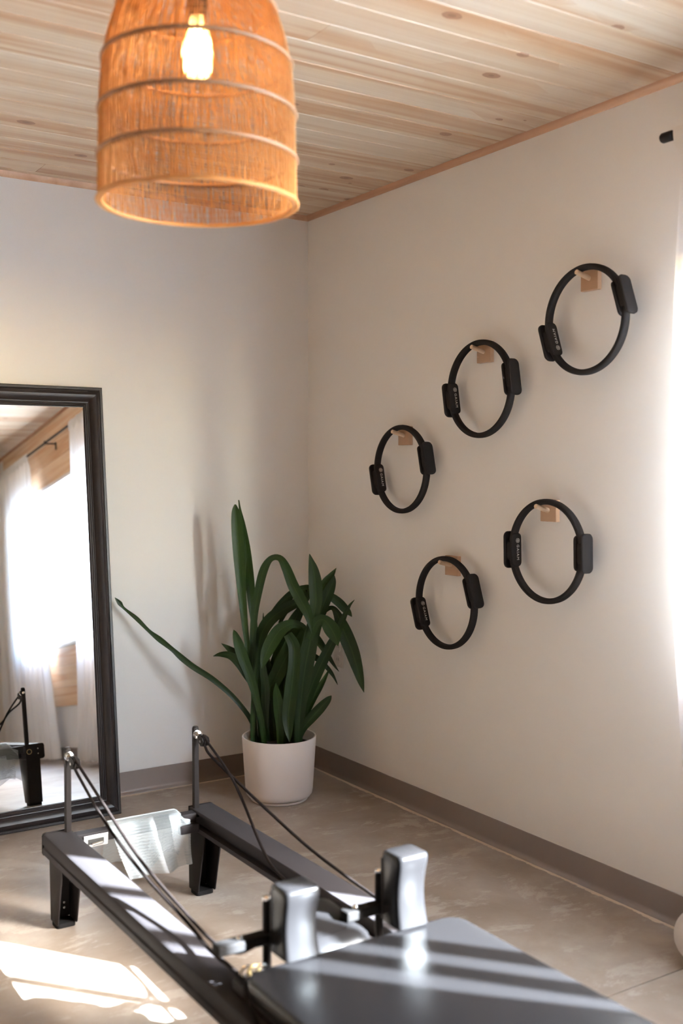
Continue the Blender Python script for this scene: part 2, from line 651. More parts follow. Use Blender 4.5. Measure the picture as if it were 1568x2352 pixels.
# ceiling of tongue-and-groove boards that run along x
ceil = struct('ceiling', MB().box(XL - WT, WT, YN - WT, WT, H + 0.012, H + 0.12), 'pine_ceiling')
PITCHB = 0.1245
rng = random.Random(4)
k = -1
meshes = {}
while True:
    ya, yb = -0.056 - PITCHB * k, -0.056 - PITCHB * (k + 1)
    if ya <= YN:
        break
    ya, yb = min(ya, 0.0), max(yb, YN)
    cuts = [XL, 0.0]
    if k == 0:
        cuts = [XL, -1.235, 0.0]
    elif k == 13:
        cuts = [XL, -1.02, 0.0]
    elif k >= 15 or k in (6, 10):
        cuts = [XL, rng.uniform(-5.4, -2.6), 0.0]
    for xa, xb in zip(cuts, cuts[1:]):
        mb = MB()
        c, d = 0.0035, 0.018
        w = ya - yb
        prof = [(0.0002, d), (0.0002, c), (c, 0), (w - c, 0), (w - 0.0002, c), (w - 0.0002, d)]
        L = xb - xa - 0.0012
        mb.prism([(-p[0], p[1]) for p in prof], 'X', 0, L)
        place('plank', mb.mesh('plank', 'pine_ceiling'), ceil, (xa + 0.0006, ya, H))
    k += 1

# quarter-round trims under the ceiling
def qr(sz=0.017, n=5):
    return [(0, 0)] + [(-sz * math.cos(a * PI / 2 / n), -sz * math.sin(a * PI / 2 / n)) for a in range(n + 1)]


q = qr(0.020)
struct('trim_1', MB().prism([(x, H + z) for x, z in q], 'Y', YN, 0.0), 'pine_trim', smooth=True)
struct('trim_2', MB().prism([(x, H + z) for x, z in q], 'X', XL, 0.0), 'pine_trim', smooth=True)

# vinyl cove base: flat face, toe that curves out at the floor
BH = 0.0925
cove = [(0, 0), (0, BH), (-0.0030, BH), (-0.0035, BH - 0.003), (-0.0035, 0.018), (-0.005, 0.011), (-0.009, 0.0055), (-0.015, 0.003), (-0.016, 0.0)]
struct('baseboard_right', MB().prism(cove, 'Y', YN, 0.0), 'baseboard', smooth=True, angle=50)
struct('baseboard_far', MB().prism(cove, 'X', XL, 0.0), 'baseboard', smooth=True, angle=50)
struct('baseboard_left', MB().prism([(XL - x, z) for x, z in cove], 'Y', YN, 0.0), 'baseboard', smooth=True, angle=50)

# pine boards round the window on the right wall
BY0, BY1, BX = -4.86, -2.16, -0.019


def board(y0, y1, z0, z1):
    MB().box(BX, 0.0, y0 + 0.0008, y1 - 0.0008, z0 + 0.0008, z1 - 0.0008).build('board', 'pine_wall', wall_right, bevel=0.0025, bseg=1)


for z0, z1 in ((0.385, 0.525), (0.525, 0.665), (0.665, 0.80)):
    board(BY0, BY1, z0, z1)
for z0, z1 in ((1.985, 2.135), (2.135, 2.28), (2.28, 2.424)):
    board(BY0, BY1, z0, z1)
for j in range(8):
    z0, z1 = 0.80 + j * 0.1481, 0.80 + (j + 1) * 0.1481
    board(BY0, W1[0] - 0.03, z0, z1)
    board(W1[1] + 0.03, BY1, z0, z1)


def window(n, w, bars):
    y0, y1, z0, z1 = w
    fx0, fx1 = 0.050, 0.095
    mb = MB()
    t = 0.045
    mb.box(fx0, fx1, y0, y1, z0, z0 + t).box(fx0, fx1, y0, y1, z1 - t, z1)
    mb.box(fx0, fx1, y0, y0 + t, z0 + t, z1 - t).box(fx0, fx1, y1 - t, y1, z0 + t, z1 - t)
    wf = struct('window_%d' % n, mb, 'white_vinyl', bevel=0.003)
    edges = [y0 + t]
    for yc, bw in sorted(bars):
        MB().box(fx0 + 0.006, fx1 - 0.006, yc - bw / 2, yc + bw / 2, z0 + t, z1 - t).build('mullion', 'white_vinyl', wf, bevel=0.002)
        edges += [yc - bw / 2, yc + bw / 2]
    edges.append(y1 - t)
    for a, b in zip(edges[::2], edges[1::2]):
        MB().box(0.070, 0.074, a - 0.003, b + 0.003, z0 + t - 0.003, z1 - t + 0.003).build('pane', 'glass', wf)
    mb = MB()
    mb.box(-0.022, 0.05, y0 - 0.035, y1 + 0.035, z0 - 0.028, z0)
    mb.build('sill', 'white_vinyl', wf, bevel=0.003)
    mb = MB()
    mb.box(-0.022, 0.05, y0 - 0.025, y0, z0, z1).box(-0.022, 0.05, y1, y1 + 0.025, z0, z1).box(-0.022, 0.05, y0 - 0.025, y1 + 0.025, z1, z1 + 0.025)
    mb.build('casing', 'white_vinyl', wf, bevel=0.002)
    pd = bpy.data.lights.new('window_portal', 'AREA')
    pd.shape = 'RECTANGLE'
    pd.size = z1 - z0
    pd.size_y = y1 - y0
    pd.cycles.is_portal = True
    po = bpy.data.objects.new('window_portal', pd)
    COL.objects.link(po)
    po.location = (0.13, (y0 + y1) / 2, (z0 + z1) / 2)
    po.rotation_euler = (0, math.radians(90), 0)
    return wf


window(1, W1, [(-2.86, 0.05), (-3.505, 0.034), (-3.825, 0.055), (-3.98, 0.045)])
struct('ground', MB().box(WT, 40, -40, 40, -0.35, -0.25), 'ground')

# ------------------------------------------------------------------ curtain rod and curtains
ROD_Z, ROD_X = 2.250, -0.088
rod = thing('curtain_rod', 'thin black metal curtain rod above the window', 'curtain rod', (ROD_X, -3.5, ROD_Z))
o3 = (ROD_X, -3.5, ROD_Z)
MB().tube([(ROD_X, -5.02, ROD_Z), (ROD_X, -2.10, ROD_Z)], 0.008, 12).build('pole', 'black_metal', rod, o3, smooth=True)
for ye, s in ((-2.098, 1), (-5.022, -1)):
    MB().lathe([(0.0, 0.042 * s), (0.0125, 0.041 * s), (0.0145, 0.037 * s), (0.0145, 0.006 * s), (0.0125, 0.002 * s), (0.0, 0.0)], 24,
               (ROD_X, ye, ROD_Z), 'Y').build('finial', 'black_metal', rod, o3, smooth=True)
for yb in (-2.36, -3.50, -4.72):
    mb = MB()
    wx = BX if BY0 < yb < BY1 else 0.0
    mb.box(ROD_X - 0.012, wx, yb - 0.006, yb + 0.006, ROD_Z - 0.014, ROD_Z - 0.008)
    mb.box(wx - 0.006, wx, yb - 0.009, yb + 0.009, ROD_Z - 0.055, ROD_Z - 0.002)
    mb.box(ROD_X - 0.014, ROD_X - 0.009, yb - 0.006, yb + 0.006, ROD_Z - 0.014, ROD_Z + 0.008)
    mb.build('bracket', 'black_metal', rod, o3, bevel=0.001, bseg=1)


def curtain(label, far_edge, near_edge, folds, seed, amp=0.024):
    """far_edge / near_edge: y as a function of the height"""
    r = random.Random(seed)
    ph = [r.uniform(0, 6.3) for _ in range(4)]
    t = thing('curtain', label, 'curtain', (ROD_X, (far_edge(1.2) + near_edge(1.2)) / 2, 0.0), 'white curtains of the window')
    org = tuple(t.location)

    def fn(u, v):
        z = 0.028 + v * (ROD_Z + 0.016 - 0.028)
        y = far_edge(z) + (near_edge(z) - far_edge(z)) * u
        spread = 0.45 + 0.55 * (1 - v) ** 0.6
        a = amp * spread
        x = math.sin(u * folds * 2 * PI + ph[0] + 0.7 * math.sin(3.1 * u + ph[1])) + 0.35 * math.sin(u * folds * 4.7 * PI + ph[2] + v * 1.3)
        lift = 0.0
        if v > 0.965:
            x *= 0.35
        return (ROD_X - 0.012 + a * x + 0.010 * math.sin(2.2 * v + ph[3]), y, z)
    MB().grid(fn, 150, 46).build('panel', 'curtain', t, org, smooth=True, angle=180, recalc=False)

    def hem(u, v):
        p = fn(u, v * 0.035)
        return (p[0] - 0.0025, p[1], p[2] - 0.001)
    MB().grid(hem, 150, 2).build('hem', 'curtain', t, org, smooth=True, angle=180, recalc=False)

    def pocket(u, v):
        p = fn(u, 0.972 + 0.028 * v)
        return (ROD_X - 0.0125 - 0.004 * math.sin(PI * v) + 0.3 * (p[0] - ROD_X + 0.012), p[1], p[2])
    MB().grid(pocket, 150, 4).build('rod_pocket', 'curtain', t, org, smooth=True, angle=180, recalc=False)
    return t


def lerp_edge(pts):
    def f(z):
        for (z0, y0), (z1, y1) in zip(pts, pts[1:]):
            if z <= z1:
                return y0 + (y1 - y0) * max(0, (z - z0) / (z1 - z0))
        return pts[-1][1]
    return f


curtain('sheer white curtain at the right edge of the picture, hanging beside the highest ring',
        lerp_edge([(0.0, -2.385), (0.17, -2.37), (0.34, -2.18), (0.45, -2.155), (0.8, -2.125), (1.2, -2.095), (1.8, -2.108), (2.12, -2.125), (2.22, -2.112), (2.3, -2.100)]),
        lerp_edge([(0.0, -3.26), (1.25, -3.035), (2.3, -2.97)]), 7, 3)
curtain('sheer white curtain hanging at the left in the mirror, behind the reformer post',
        lerp_edge([(0.0, -3.72), (1.25, -3.925), (2.3, -3.95)]),
        lerp_edge([(0.0, -4.97), (2.3, -4.93)]), 8, 8, 0.028)

# ------------------------------------------------------------------ leaning mirror
LEAN = math.atan2(0.17, 1.62)
MW, MH, FWD = 0.78, 1.655, 0.080
mir = thing('floor_mirror', 'tall mirror in a moulded dark brown frame leaning on the wall', 'mirror', (-0.978 - MW / 2, -0.221, 0.0), rot=(-LEAN, 0, 0))
prof = [(0.000, -0.026), (0.000, 0.004), (0.003, 0.007), (0.007, 0.007), (0.008, 0.010), (0.012, 0.010), (0.013, 0.008), (0.018, 0.016),
        (0.025, 0.0215), (0.033, 0.0235), (0.041, 0.0215), (0.049, 0.0155), (0.054, 0.009), (0.056, 0.006), (0.060, 0.008), (0.062, 0.0075),
        (0.063, 0.005), (0.068, 0.006), (0.070, 0.0035), (0.075, 0.0045), (0.077, 0.0015), (0.080, 0.0005), (0.080, -0.026)]


def frame_side(kind):
    vs = []
    for w, h in prof:
        if kind == 'bottom':
            a, b = (-MW / 2 + w, -h, w), (MW / 2 - w, -h, w)
        elif kind == 'top':
            a, b = (-MW / 2 + w, -h, MH - w), (MW / 2 - w, -h, MH - w)
        elif kind == 'left':
            a, b = (-MW / 2 + w, -h, w), (-MW / 2 + w, -h, MH - w)
        else:
            a, b = (MW / 2 - w, -h, w), (MW / 2 - w, -h, MH - w)
        vs += [a, b]
    n = len(prof)
    fs = [(2 * i, 2 * i + 1, 2 * ((i + 1) % n) + 1, 2 * ((i + 1) % n)) for i in range(n)]
    fs += [tuple(2 * i for i in range(n)), tuple(2 * i + 1 for i in range(n - 1, -1, -1))]
    MB().add(vs, fs).build('frame_side', 'frame', mir, smooth=True, angle=28)


for s_ in ('bottom', 'top', 'left', 'right'):
    frame_side(s_)
MB().box(-MW / 2 + 0.076, MW / 2 - 0.076, 0.0, 0.004, 0.076, MH - 0.076).build('glass', 'mirror', mir)
MB().box(-MW / 2 + 0.01, MW / 2 - 0.01, 0.0045, 0.010, 0.01, MH - 0.01).build('backing', 'dark', mir)

# ------------------------------------------------------------------ wall pegs and pilates rings
R_OUT, BAND = 0.1705, 0.0095
R_MAJ = R_OUT - BAND


def band_mesh():
    mb = MB()
    n, seg = 96, 14
    vs = []
    for i in range(n):
        a = 2 * PI * i / n
        for j in range(seg):
            b = 2 * PI * j / seg
            ca, cb = math.cos(b), math.sin(b)
            rr = R_MAJ + BAND * math.copysign(abs(ca) ** 0.7, ca)
            xx = 0.0135 * math.copysign(abs(cb) ** 0.7, cb)
            vs.append((xx, -rr * math.cos(a), rr * math.sin(a)))
    fs = [(i * seg + j, ((i + 1) % n) * seg + j, ((i + 1) % n) * seg + (j + 1) % seg, i * seg + (j + 1) % seg) for i in range(n) for j in range(seg)]
    return mb.add(vs, fs).mesh('band', 'foam', smooth=True, angle=180)


def pad_mesh(length, width, thick, curve):
    """rounded slab: length along z, width along x, thickness along y; its faces curve along z"""
    out = rounded(width, length, min(width, length) * 0.36, 6)
    layers = [(-0.5, 0.80), (-0.42, 0.93), (-0.25, 1.0), (0.25, 1.0), (0.42, 0.93), (0.5, 0.80)]
    vs, n = [], len(out)
    for f, s in layers:
        for px, pz in out:
            x = px - math.copysign((1 - s) * 0.022, px) if abs(px) > 1e-6 else px
            z = pz * (1 - (1 - s) * 0.30)
            vs.append((x, f * thick + curve * (1 - (2 * pz / length) ** 2), z))
    fs = []
    for i in range(len(layers) - 1):
        for k_ in range(n):
            k2 = (k_ + 1) % n
            fs.append((i * n + k_, i * n + k2, (i + 1) * n + k2, (i + 1) * n + k_))
    me = MB().add(vs, fs)
    # end faces as strips between mirrored outline points so that they follow the curve
    for base in (0, (len(layers) - 1) * n):
        h = n // 2
        idx = list(range(n))
        q_ = n // 4
        right = [(q_ - 1 - j) % n for j in range(h)]
        left = [(q_ + j) % n for j in range(h)]
        for j in range(h - 1):
            me.f.append((base + left[j], base + left[j + 1], base + right[j + 1], base + right[j]))
    return me.mesh('pad', 'foam', smooth=True, angle=50)


BAND_ME = band_mesh()
PAD_OUT = pad_mesh(0.124, 0.047, 0.0115, 0.003)
PAD_IN = pad_mesh(0.112, 0.044, 0.0115, 0.0025)
CORE_ME = MB().prism(rounded(0.044, 0.070, 0.012, 3), 'Y', -0.010, 0.012)
CORE_ME.v = [(v[0] * 0.72, v[1], v[2]) for v in CORE_ME.v]
CORE_ME = CORE_ME.mesh('grip_core', 'foam', smooth=True, angle=40)


def text_mesh(body, size):
    cu = bpy.data.curves.new('lettering', 'FONT')
    cu.body = body
    cu.size = size
    cu.space_character = 1.25
    cu.align_x = 'LEFT'
    cu.align_y = 'CENTER'
    cu.extrude = 0.0002
    cu.resolution_u = 3
    to = bpy.data.objects.new('lettering', cu)
    COL.objects.link(to)
    bpy.context.view_layer.update()
    me = bpy.data.meshes.new_from_object(to.evaluated_get(bpy.context.evaluated_depsgraph_get()))
    bpy.data.objects.remove(to, do_unlink=True)
    me.materials.clear()
    me.materials.append(M['print'])
    return me


TEXT_ME = text_mesh('GAIAM', 0.0145)


def logo_mesh():
    mb = MB()
    n = 28
    for ra, rb in ((0.0078, 0.0068),):
        vs = []
        for i in range(n):
            a = 2 * PI * i / n
            for r_ in (ra, rb):
                for z in (0, 0.0004):
                    vs.append((r_ * math.cos(a), r_ * math.sin(a), z))
        fs = []
        for i in range(n):
            j = (i + 1) % n
            for p, q_ in ((1, 3), (0, 1), (3, 2)):
                fs.append((i * 4 + p, j * 4 + p, j * 4 + q_, i * 4 + q_))
        mb.add(vs, fs)
    for i in range(6):
        a = PI / 3 * i + PI / 6
        d, e = Vector((math.cos(a), math.sin(a), 0)), Vector((-math.sin(a), math.cos(a), 0))
        pts = [d * 0.0010, d * 0.0032 + e * 0.0014, d * 0.0060, d * 0.0032 - e * 0.0014]
        mb.add([tuple(p + Vector((0, 0, 0.0004))) for p in pts], [(0, 1, 2, 3)])
    return mb.mesh('logo', 'print', recalc=False)


LOGO_ME = logo_mesh()

# block mesh, peg mesh
BLOCK_ME = MB().box(-0.018, 0.0, -0.0365, 0.0365, -0.036, 0.036).mesh('block', 'beech', bevel=0.0015, bseg=1)
PEG_DIR = Vector((-0.968, 0, 0.25)).normalized()
p0, p1 = Vector((-0.012, 0, 0.0)), Vector((-0.012, 0, 0.0)) + PEG_DIR * 0.064
PEG_ME = MB().tube([p0, p0 + PEG_DIR * 0.0625, p1], [0.0078, 0.0078, 0.0066], 16).mesh('peg', 'peg', smooth=True, angle=35)
RX = -0.052                                        # plane of the rings

rings = [  # centre y, z, block y, z, tilt in degrees, lettering reads upwards, labels
    (-1.737, 1.769, -1.716, 1.9185, 18.5, True, 'black exercise ring hanging highest, nearest the white curtain', 'square wooden wall peg holding the highest ring'),
    (-1.240, 1.585, -1.216, 1.7365, 9.9, False, 'black exercise ring hanging second highest, left of the highest ring', 'square wooden wall peg holding the second highest ring'),
    (-0.777, 1.3085, -0.745, 1.4565, 13.6, False, 'black exercise ring hanging farthest left, nearest the room corner', 'square wooden wall peg holding the ring nearest the corner'),
    (-1.054, 0.831, -1.041, 0.973, 19.4, False, 'black exercise ring hanging lowest, just right of the potted plant', 'square wooden wall peg holding the lowest ring'),
    (-1.573, 1.047, -1.5435, 1.191, 1.4, False, 'black exercise ring with level grips, right of the lowest ring', 'square wooden wall peg holding the level ring right of the lowest ring'),
]
for cy, cz, by, bz, tilt, upward, lab, plab in rings:
    pg = thing('wall_peg', plab, 'wall peg', (0, by, bz), 'wooden wall pegs')
    place('block', BLOCK_ME, pg)
    place('peg', PEG_ME, pg)
    # top of the peg where the ring hangs, and the ring set to rest on it
    t = (-0.012 - RX) / -PEG_DIR.x
    peg_top = bz + PEG_DIR.z * t + 0.0080
    dy = cy - by
    cz2 = peg_top - math.sqrt((R_MAJ - BAND) ** 2 - dy ** 2)
    rt = thing('pilates_ring', lab, 'exercise ring', (RX, cy, cz2), 'black exercise rings on the wall', rot=(-math.radians(tilt), 0, 0))
    place('band', BAND_ME, rt)
    for s in (1, -1):                              # +y is left in the picture
        place('grip_core', CORE_ME, rt, (0, s * R_MAJ, 0))
        out = place('pad', PAD_OUT, rt, (0, s * (R_MAJ + 0.0150), 0), (0, 0, 0 if s > 0 else PI))
        inn = place('pad', PAD_IN, rt, (0, s * (R_MAJ - 0.0165), 0), (0, 0, PI if s < 0 else 0))
        if s > 0:
            # print on the inner face, which looks at the ring's centre (-y)
            yf = -0.00575 + 0.0018
            if upward:
                mrot = Matrix(((0, -1, 0), (0, 0, -1), (1, 0, 0)))
            else:
                mrot = Matrix(((0, 1, 0), (0, 0, -1), (-1, 0, 0)))
            e = mrot.to_euler()
            sg = 1 if upward else -1
            place('lettering', TEXT_ME, inn, (0.004, yf - 0.0008, -0.020 * sg + 0.002 * sg), e)
            place('logo', LOGO_ME, inn, (0.004, yf - 0.0006, -0.031 * sg), e)

# ------------------------------------------------------------------ wall outlet behind the plant
ot = thing('wall_outlet', 'off-white wall outlet half hidden behind the plant leaves', 'outlet', (0, -0.258, 0.535))
oo = (0, -0.258, 0.535)
MB().box(-0.006, 0.0, -0.295, -0.221, 0.476, 0.594).build('cover_plate', 'outlet', ot, oo, bevel=0.003)
for dz in (-0.028, 0.028):
    so = MB().prism(rounded(0.034, 0.040, 0.012, 4, -0.258, 0.535 + dz), 'X', -0.0085, -0.004).build('socket', 'outlet', ot, oo)
    for dy in (-0.0065, 0.0065):
        MB().box(-0.0088, -0.0080, -0.258 + dy - 0.0011, -0.258 + dy + 0.0011, 0.535 + dz - 0.002, 0.535 + dz + 0.009).build('slot', 'dark', so, oo)

# ------------------------------------------------------------------ potted plant in the corner
PC = Vector((-0.370, -0.384, 0.0))
PD = (PC - CAM).dot(FW) + 0.0
pl = thing('potted_plant', 'tall strappy green plant in a white cylinder pot in the corner', 'plant', tuple(PC))
ro, rb, ph_ = 0.1490, 0.1335, 0.2560
z0 = 0.012
po = [(0.0, z0 + 0.012), (rb - 0.028, z0 + 0.012)]
prof_pot = [(0.0, z0), (rb - 0.020, z0), (rb - 0.008, z0 + 0.004), (rb - 0.001, z0 + 0.014), (rb + 0.002, z0 + 0.03),
            (rb + 0.008, 0.13), (ro, ph_ - 0.003), (ro - 0.001, ph_), (ro - 0.006, ph_), (ro - 0.008, ph_ - 0.004), (ro - 0.012, 0.17), (0.0, 0.17)]
MB().lathe(prof_pot, 72).build('pot', 'pot', pl, smooth=True, angle=60)
MB().lathe([(0.0, 0.0), (rb - 0.022, 0.0), (rb - 0.018, 0.003), (rb - 0.018, 0.010), (rb - 0.024, 0.0118), (0.0, 0.0118)], 72).build('foot_ring', 'pot', pl, smooth=True, angle=50)
SOIL_Z = 0.214


def soil_fn(u, v):
    a, r_ = 2 * PI * u, (ro - 0.0075) * v
    rr = random.Random(int(u * 40 + 0.5) % 40 * 100 + int(v * 10 + 0.5))
    return (r_ * math.cos(a), r_ * math.sin(a), SOIL_Z + (rr.uniform(-0.004, 0.005) if 0 < v < 1 else 0))


MB().grid(soil_fn, 40, 10).build('soil', 'soil', pl, smooth=True)


def leaf(path, d0, d1, fold=0.22, twist=0.0, sc=2.45, org=(240, 1130)):
    """path: (x, y, width) along the leaf in the plant close-up; depth runs from d0 at the first point to d1 at the last"""
    n = max(14, len(path) * 4)
    pts = catmull(path, n)
    cen = []
    for i, (cx, cy, w) in enumerate(pts):
        t = i / n
        d = PD + d0 + (d1 - d0) * t
        cen.append((at(org[0] + cx / sc, org[1] + cy / sc, d), max(w, 1.2) / sc / FPX * d))
    vs, uvs = [], []
    L = 0.0
    for i, (p, w) in enumerate(cen):
        a = cen[max(i - 1, 0)][0]
        b = cen[min(i + 1, n)][0]
        if i:
            L += (p - cen[i - 1][0]).length
        tan = (b - a).normalized()
        view = (p - CAM).normalized()
        side = tan.cross(view).normalized()
        nor = side.cross(tan).normalized()
        tw = twist * (i / n - 0.3)
        s2 = side * math.cos(tw) + nor * math.sin(tw)
        n2 = nor * math.cos(tw) - side * math.sin(tw)
        if n2.dot(view) < 0:
            n2 = -n2
        for k_, u in enumerate((-1, -0.5, 0, 0.5, 1)):
            dip = fold * w * (1 - abs(u)) * 0.5
            q_ = p + s2 * (u * w / 2 / max(0.5, math.cos(tw))) + n2 * dip
            q_.x = min(q_.x, -0.004)
            q_.y = min(q_.y, -0.004)
            vs.append(q_ - PC)
            uvs.append(((u + 1) / 2, L * 4))
    fs = [(i * 5 + k_, i * 5 + k_ + 1, (i + 1) * 5 + k_ + 1, (i + 1) * 5 + k_) for i in range(n) for k_ in range(4)]
    me = bpy.data.meshes.new('leaf')
    me.from_pydata([tuple(v) for v in vs], [], fs)
    me.polygons.foreach_set('use_smooth', [True] * len(fs))
    uvl = me.uv_layers.new(name='UVMap')
    for lp in me.loops:
        uvl.data[lp.index].uv = uvs[lp.vertex_index]
    me.materials.append(M['leaf'])
    place('leaf', me, pl)


B = 1420   # base line of the leaves inside the pot
leaves = [
    # tall pair on the left
    ([(880, B, 26), (865, 1200, 28), (835, 1020, 28), (810, 900, 28), (790, 750, 36), (772, 560, 50), (757, 360, 66), (745, 200, 64), (737, 110, 44), (735, 70, 10)], 0.02, 0.00, 0.35, 0),
    ([(905, B, 24), (890, 1150, 26), (866, 940, 28), (848, 790, 32), (830, 640, 44), (815, 480, 52), (797, 320, 48), (778, 190, 32), (762, 100, 14), (755, 45, 6)], 0.06, 0.05, 0.3, 0.3),
    # arching leaf
    ([(850, B, 26), (838, 1150, 28), (832, 900, 32), (842, 700, 40), (865, 560, 46), (895, 440, 48), (935, 376, 34), (985, 372, 36), (1020, 425, 52), (1060, 525, 62), (1105, 610, 66), (1145, 690, 50), (1168, 800, 4)], 0.03, -0.10, 0.2, 0),
    # long leaf that reaches the wall by the mirror
    ([(862, B, 22), (826, 1290, 26), (760, 1195, 28), (690, 1122, 30), (600, 1048, 32), (500, 985, 34), (430, 930, 34), (380, 885, 26), (310, 830, 32), (250, 782, 20), (180, 712, 24), (110, 655, 14), (85, 625, 26), (58, 595, 4)], 0.02, -0.045, 0.25, 0),
    # short blade on the left
    ([(900, B, 28), (880, 1280, 32), (850, 1150, 38), (815, 1030, 52), (785, 950, 60), (755, 860, 56), (735, 800, 30), (726, 776, 3)], -0.03, -0.07, 0.25, 0),
    ([(850, 1120, 24), (800, 1040, 34), (755, 965, 46), (710, 922, 44), (655, 914, 28), (611, 924, 3)], 0.02, 0.05, 0.3, 0.4),
    ([(835, 1090, 22), (790, 990, 32), (745, 918, 42), (705, 885, 34), (657, 852, 3)], 0.06, 0.09, 0.25, 0),
    # right-hand drooping glossy leaf
    ([(1030, B, 36), (1075, 1150, 44), (1130, 900, 44), (1190, 730, 36), (1235, 672, 28), (1280, 652, 26), (1310, 690, 46), (1345, 780, 82), (1390, 890, 82), (1420, 985, 64), (1443, 1070, 36), (1459, 1128, 3)], 0.06, -0.04, 0.25, 0),
    # upright crown on the right
    ([(1092, B, 40), (1098, 1250, 56), (1125, 1010, 92), (1155, 850, 86), (1175, 720, 60), (1188, 620, 68), (1186, 520, 76), (1175, 440, 58), (1162, 385, 28), (1153, 348, 3)], -0.06, -0.10, 0.3, 0),
    ([(1130, 900, 50), (1165, 740, 48), (1195, 620, 52), (1235, 525, 54), (1275, 470, 34), (1303, 428, 3)], -0.01, 0.03, 0.25, 0),
    ([(1080, B, 40), (1110, 1150, 60), (1150, 900, 78), (1190, 750, 66), (1225, 650, 66), (1262, 560, 62), (1285, 505, 36), (1292, 470, 5)], 0.0, -0.02, 0.25, 0),
    ([(1150, 760, 34), (1200, 640, 38), (1260, 590, 42), (1310, 615, 50), (1350, 655, 48), (1375, 680, 30), (1391, 702, 3)], 0.03, 0.06, 0.2, 0),
    ([(1075, B, 32), (1105, 1300, 40), (1145, 1150, 56), (1195, 1020, 64), (1250, 905, 58), (1305, 800, 44), (1350, 695, 30), (1378, 640, 16), (1406, 607, 3)], -0.02, -0.04, 0.25, 0),
    ([(1150, 830, 40), (1190, 735, 54), (1235, 722, 62), (1275, 770, 86), (1300, 820, 62), (1313, 866, 3)], -0.08, -0.13, 0.2, 0),
    ([(1090, 800, 38), (1150, 785, 44), (1205, 840, 44), (1260, 925, 28), (1295, 980, 14), (1319, 1011, 3)], 0.05, 0.08, 0.25, 0),
    ([(1080, 940, 40), (1130, 915, 42), (1180, 928, 38), (1225, 960, 28), (1268, 1008, 24), (1292, 1045, 14), (1311, 1085, 3)], 0.06, 0.08, 0.25, 0),
    ([(1085, B, 24), (1115, 1300, 28), (1150, 1215, 34), (1185, 1150, 30), (1210, 1100, 34), (1240, 1045, 22), (1268, 990, 3)], 0.04, 0.05, 0.25, 0),
    ([(1085, B, 26), (1115, 1335, 40), (1165, 1270, 56), (1215, 1215, 56), (1258, 1168, 36), (1276, 1146, 4)], -0.03, -0.05, 0.2, 0),
    # dark leaves inside the clump
    ([(1080, 700, 34), (1150, 560, 42), (1120, 548, 48), (1060, 572, 50), (1000, 620, 40), (955, 662, 22), (928, 682, 3)], 0.08, 0.06, 0.2, 0.3),
    ([(920, B, 30), (880, 1150, 44), (862, 950, 54), (880, 810, 66), (930, 720, 70), (1010, 660, 62), (1090, 620, 48), (1130, 605, 6)], 0.05, 0.06, 0.25, 0),
    ([(1000, B, 34), (1060, 1000, 66), (1110, 830, 60), (1120, 768, 40), (1060, 742, 48), (990, 775, 74), (935, 855, 78), (900, 935, 52), (884, 996, 3)], 0.0, -0.07, 0.2, 0),
    ([(1030, 800, 50), (1066, 870, 66), (1066, 980, 68), (1050, 1120, 76), (1034, 1260, 70), (1036, 1350, 40), (1042, 1408, 3)], -0.06, -0.115, 0.3, 0),
    ([(985, B, 30), (988, 1330, 44), (980, 1220, 58), (968, 1130, 40), (965, 1075, 4)], -0.07, -0.09, 0.3, 0),
    ([(1120, 780, 70), (1080, 820, 90), (1020, 930, 90), (960, 1050, 80), (910, 1150, 60), (880, 1250, 8)], 0.03, -0.02, 0.2, 0),
    ([(930, B, 40), (925, 1250, 60), (950, 1050, 80), (1000, 880, 80), (1060, 740, 70), (1110, 650, 40), (1130, 600, 4)], 0.08, 0.10, 0.25, 0.2),
    ([(960, B, 44), (945, 1250, 70), (925, 1100, 70), (905, 950, 52), (893, 800, 24), (893, 680, 3)], 0.06, 0.09, 0.25, 0),
    ([(1010, B, 44), (1005, 1250, 76), (1010, 1080, 84), (1030, 940, 64), (1060, 830, 8)], 0.02, 0.04, 0.25, 0.2),
    ([(1050, B, 44), (1080, 1250, 70), (1100, 1080, 70), (1090, 930, 50), (1060, 860, 6)], 0.03, 0.05, 0.25, 0),
    ([(890, B, 34), (900, 1280, 44), (905, 1120, 46), (890, 980, 36), (878, 880, 4)], -0.02, -0.04, 0.3, 0),
    ([(835, B, 22), (832, 1300, 26), (838, 1150, 24), (850, 1000, 16), (856, 900, 3)], -0.03, -0.03, 0.3, 0),
    ([(985, 740, 20), (1010, 690, 26), (1040, 640, 30), (1055, 600, 6)], 0.07, 0.07, 0.3, 0),
    ([(1000, B, 60), (1000, 1300, 90), (990, 1150, 90), (985, 1000, 50), (985, 960, 4)], 0.09, 0.10, 0.25, 0),
]
for path, d0, d1, fo, tw in leaves:
    leaf(path, d0, d1, fo, tw)

# ------------------------------------------------------------------ reformer
RH = 0.270                       # top of the rails
LX0, LX1 = -1.549, -1.466        # left rail
QX0, QX1 = -1.085, -1.000        # right rail
YE, YF = -1.070, -3.36           # far and near ends
ref = thing('reformer', 'low black pilates reformer with a vinyl carriage, ropes and corner posts', 'reformer', (-1.274, -2.2, 0.0))
ro3 = (-1.274, -2.2, 0.0)


def rpart(mb, name, mat, parent=None, **kw):
    return mb.build(name, mat, parent or ref, ro3, **kw)


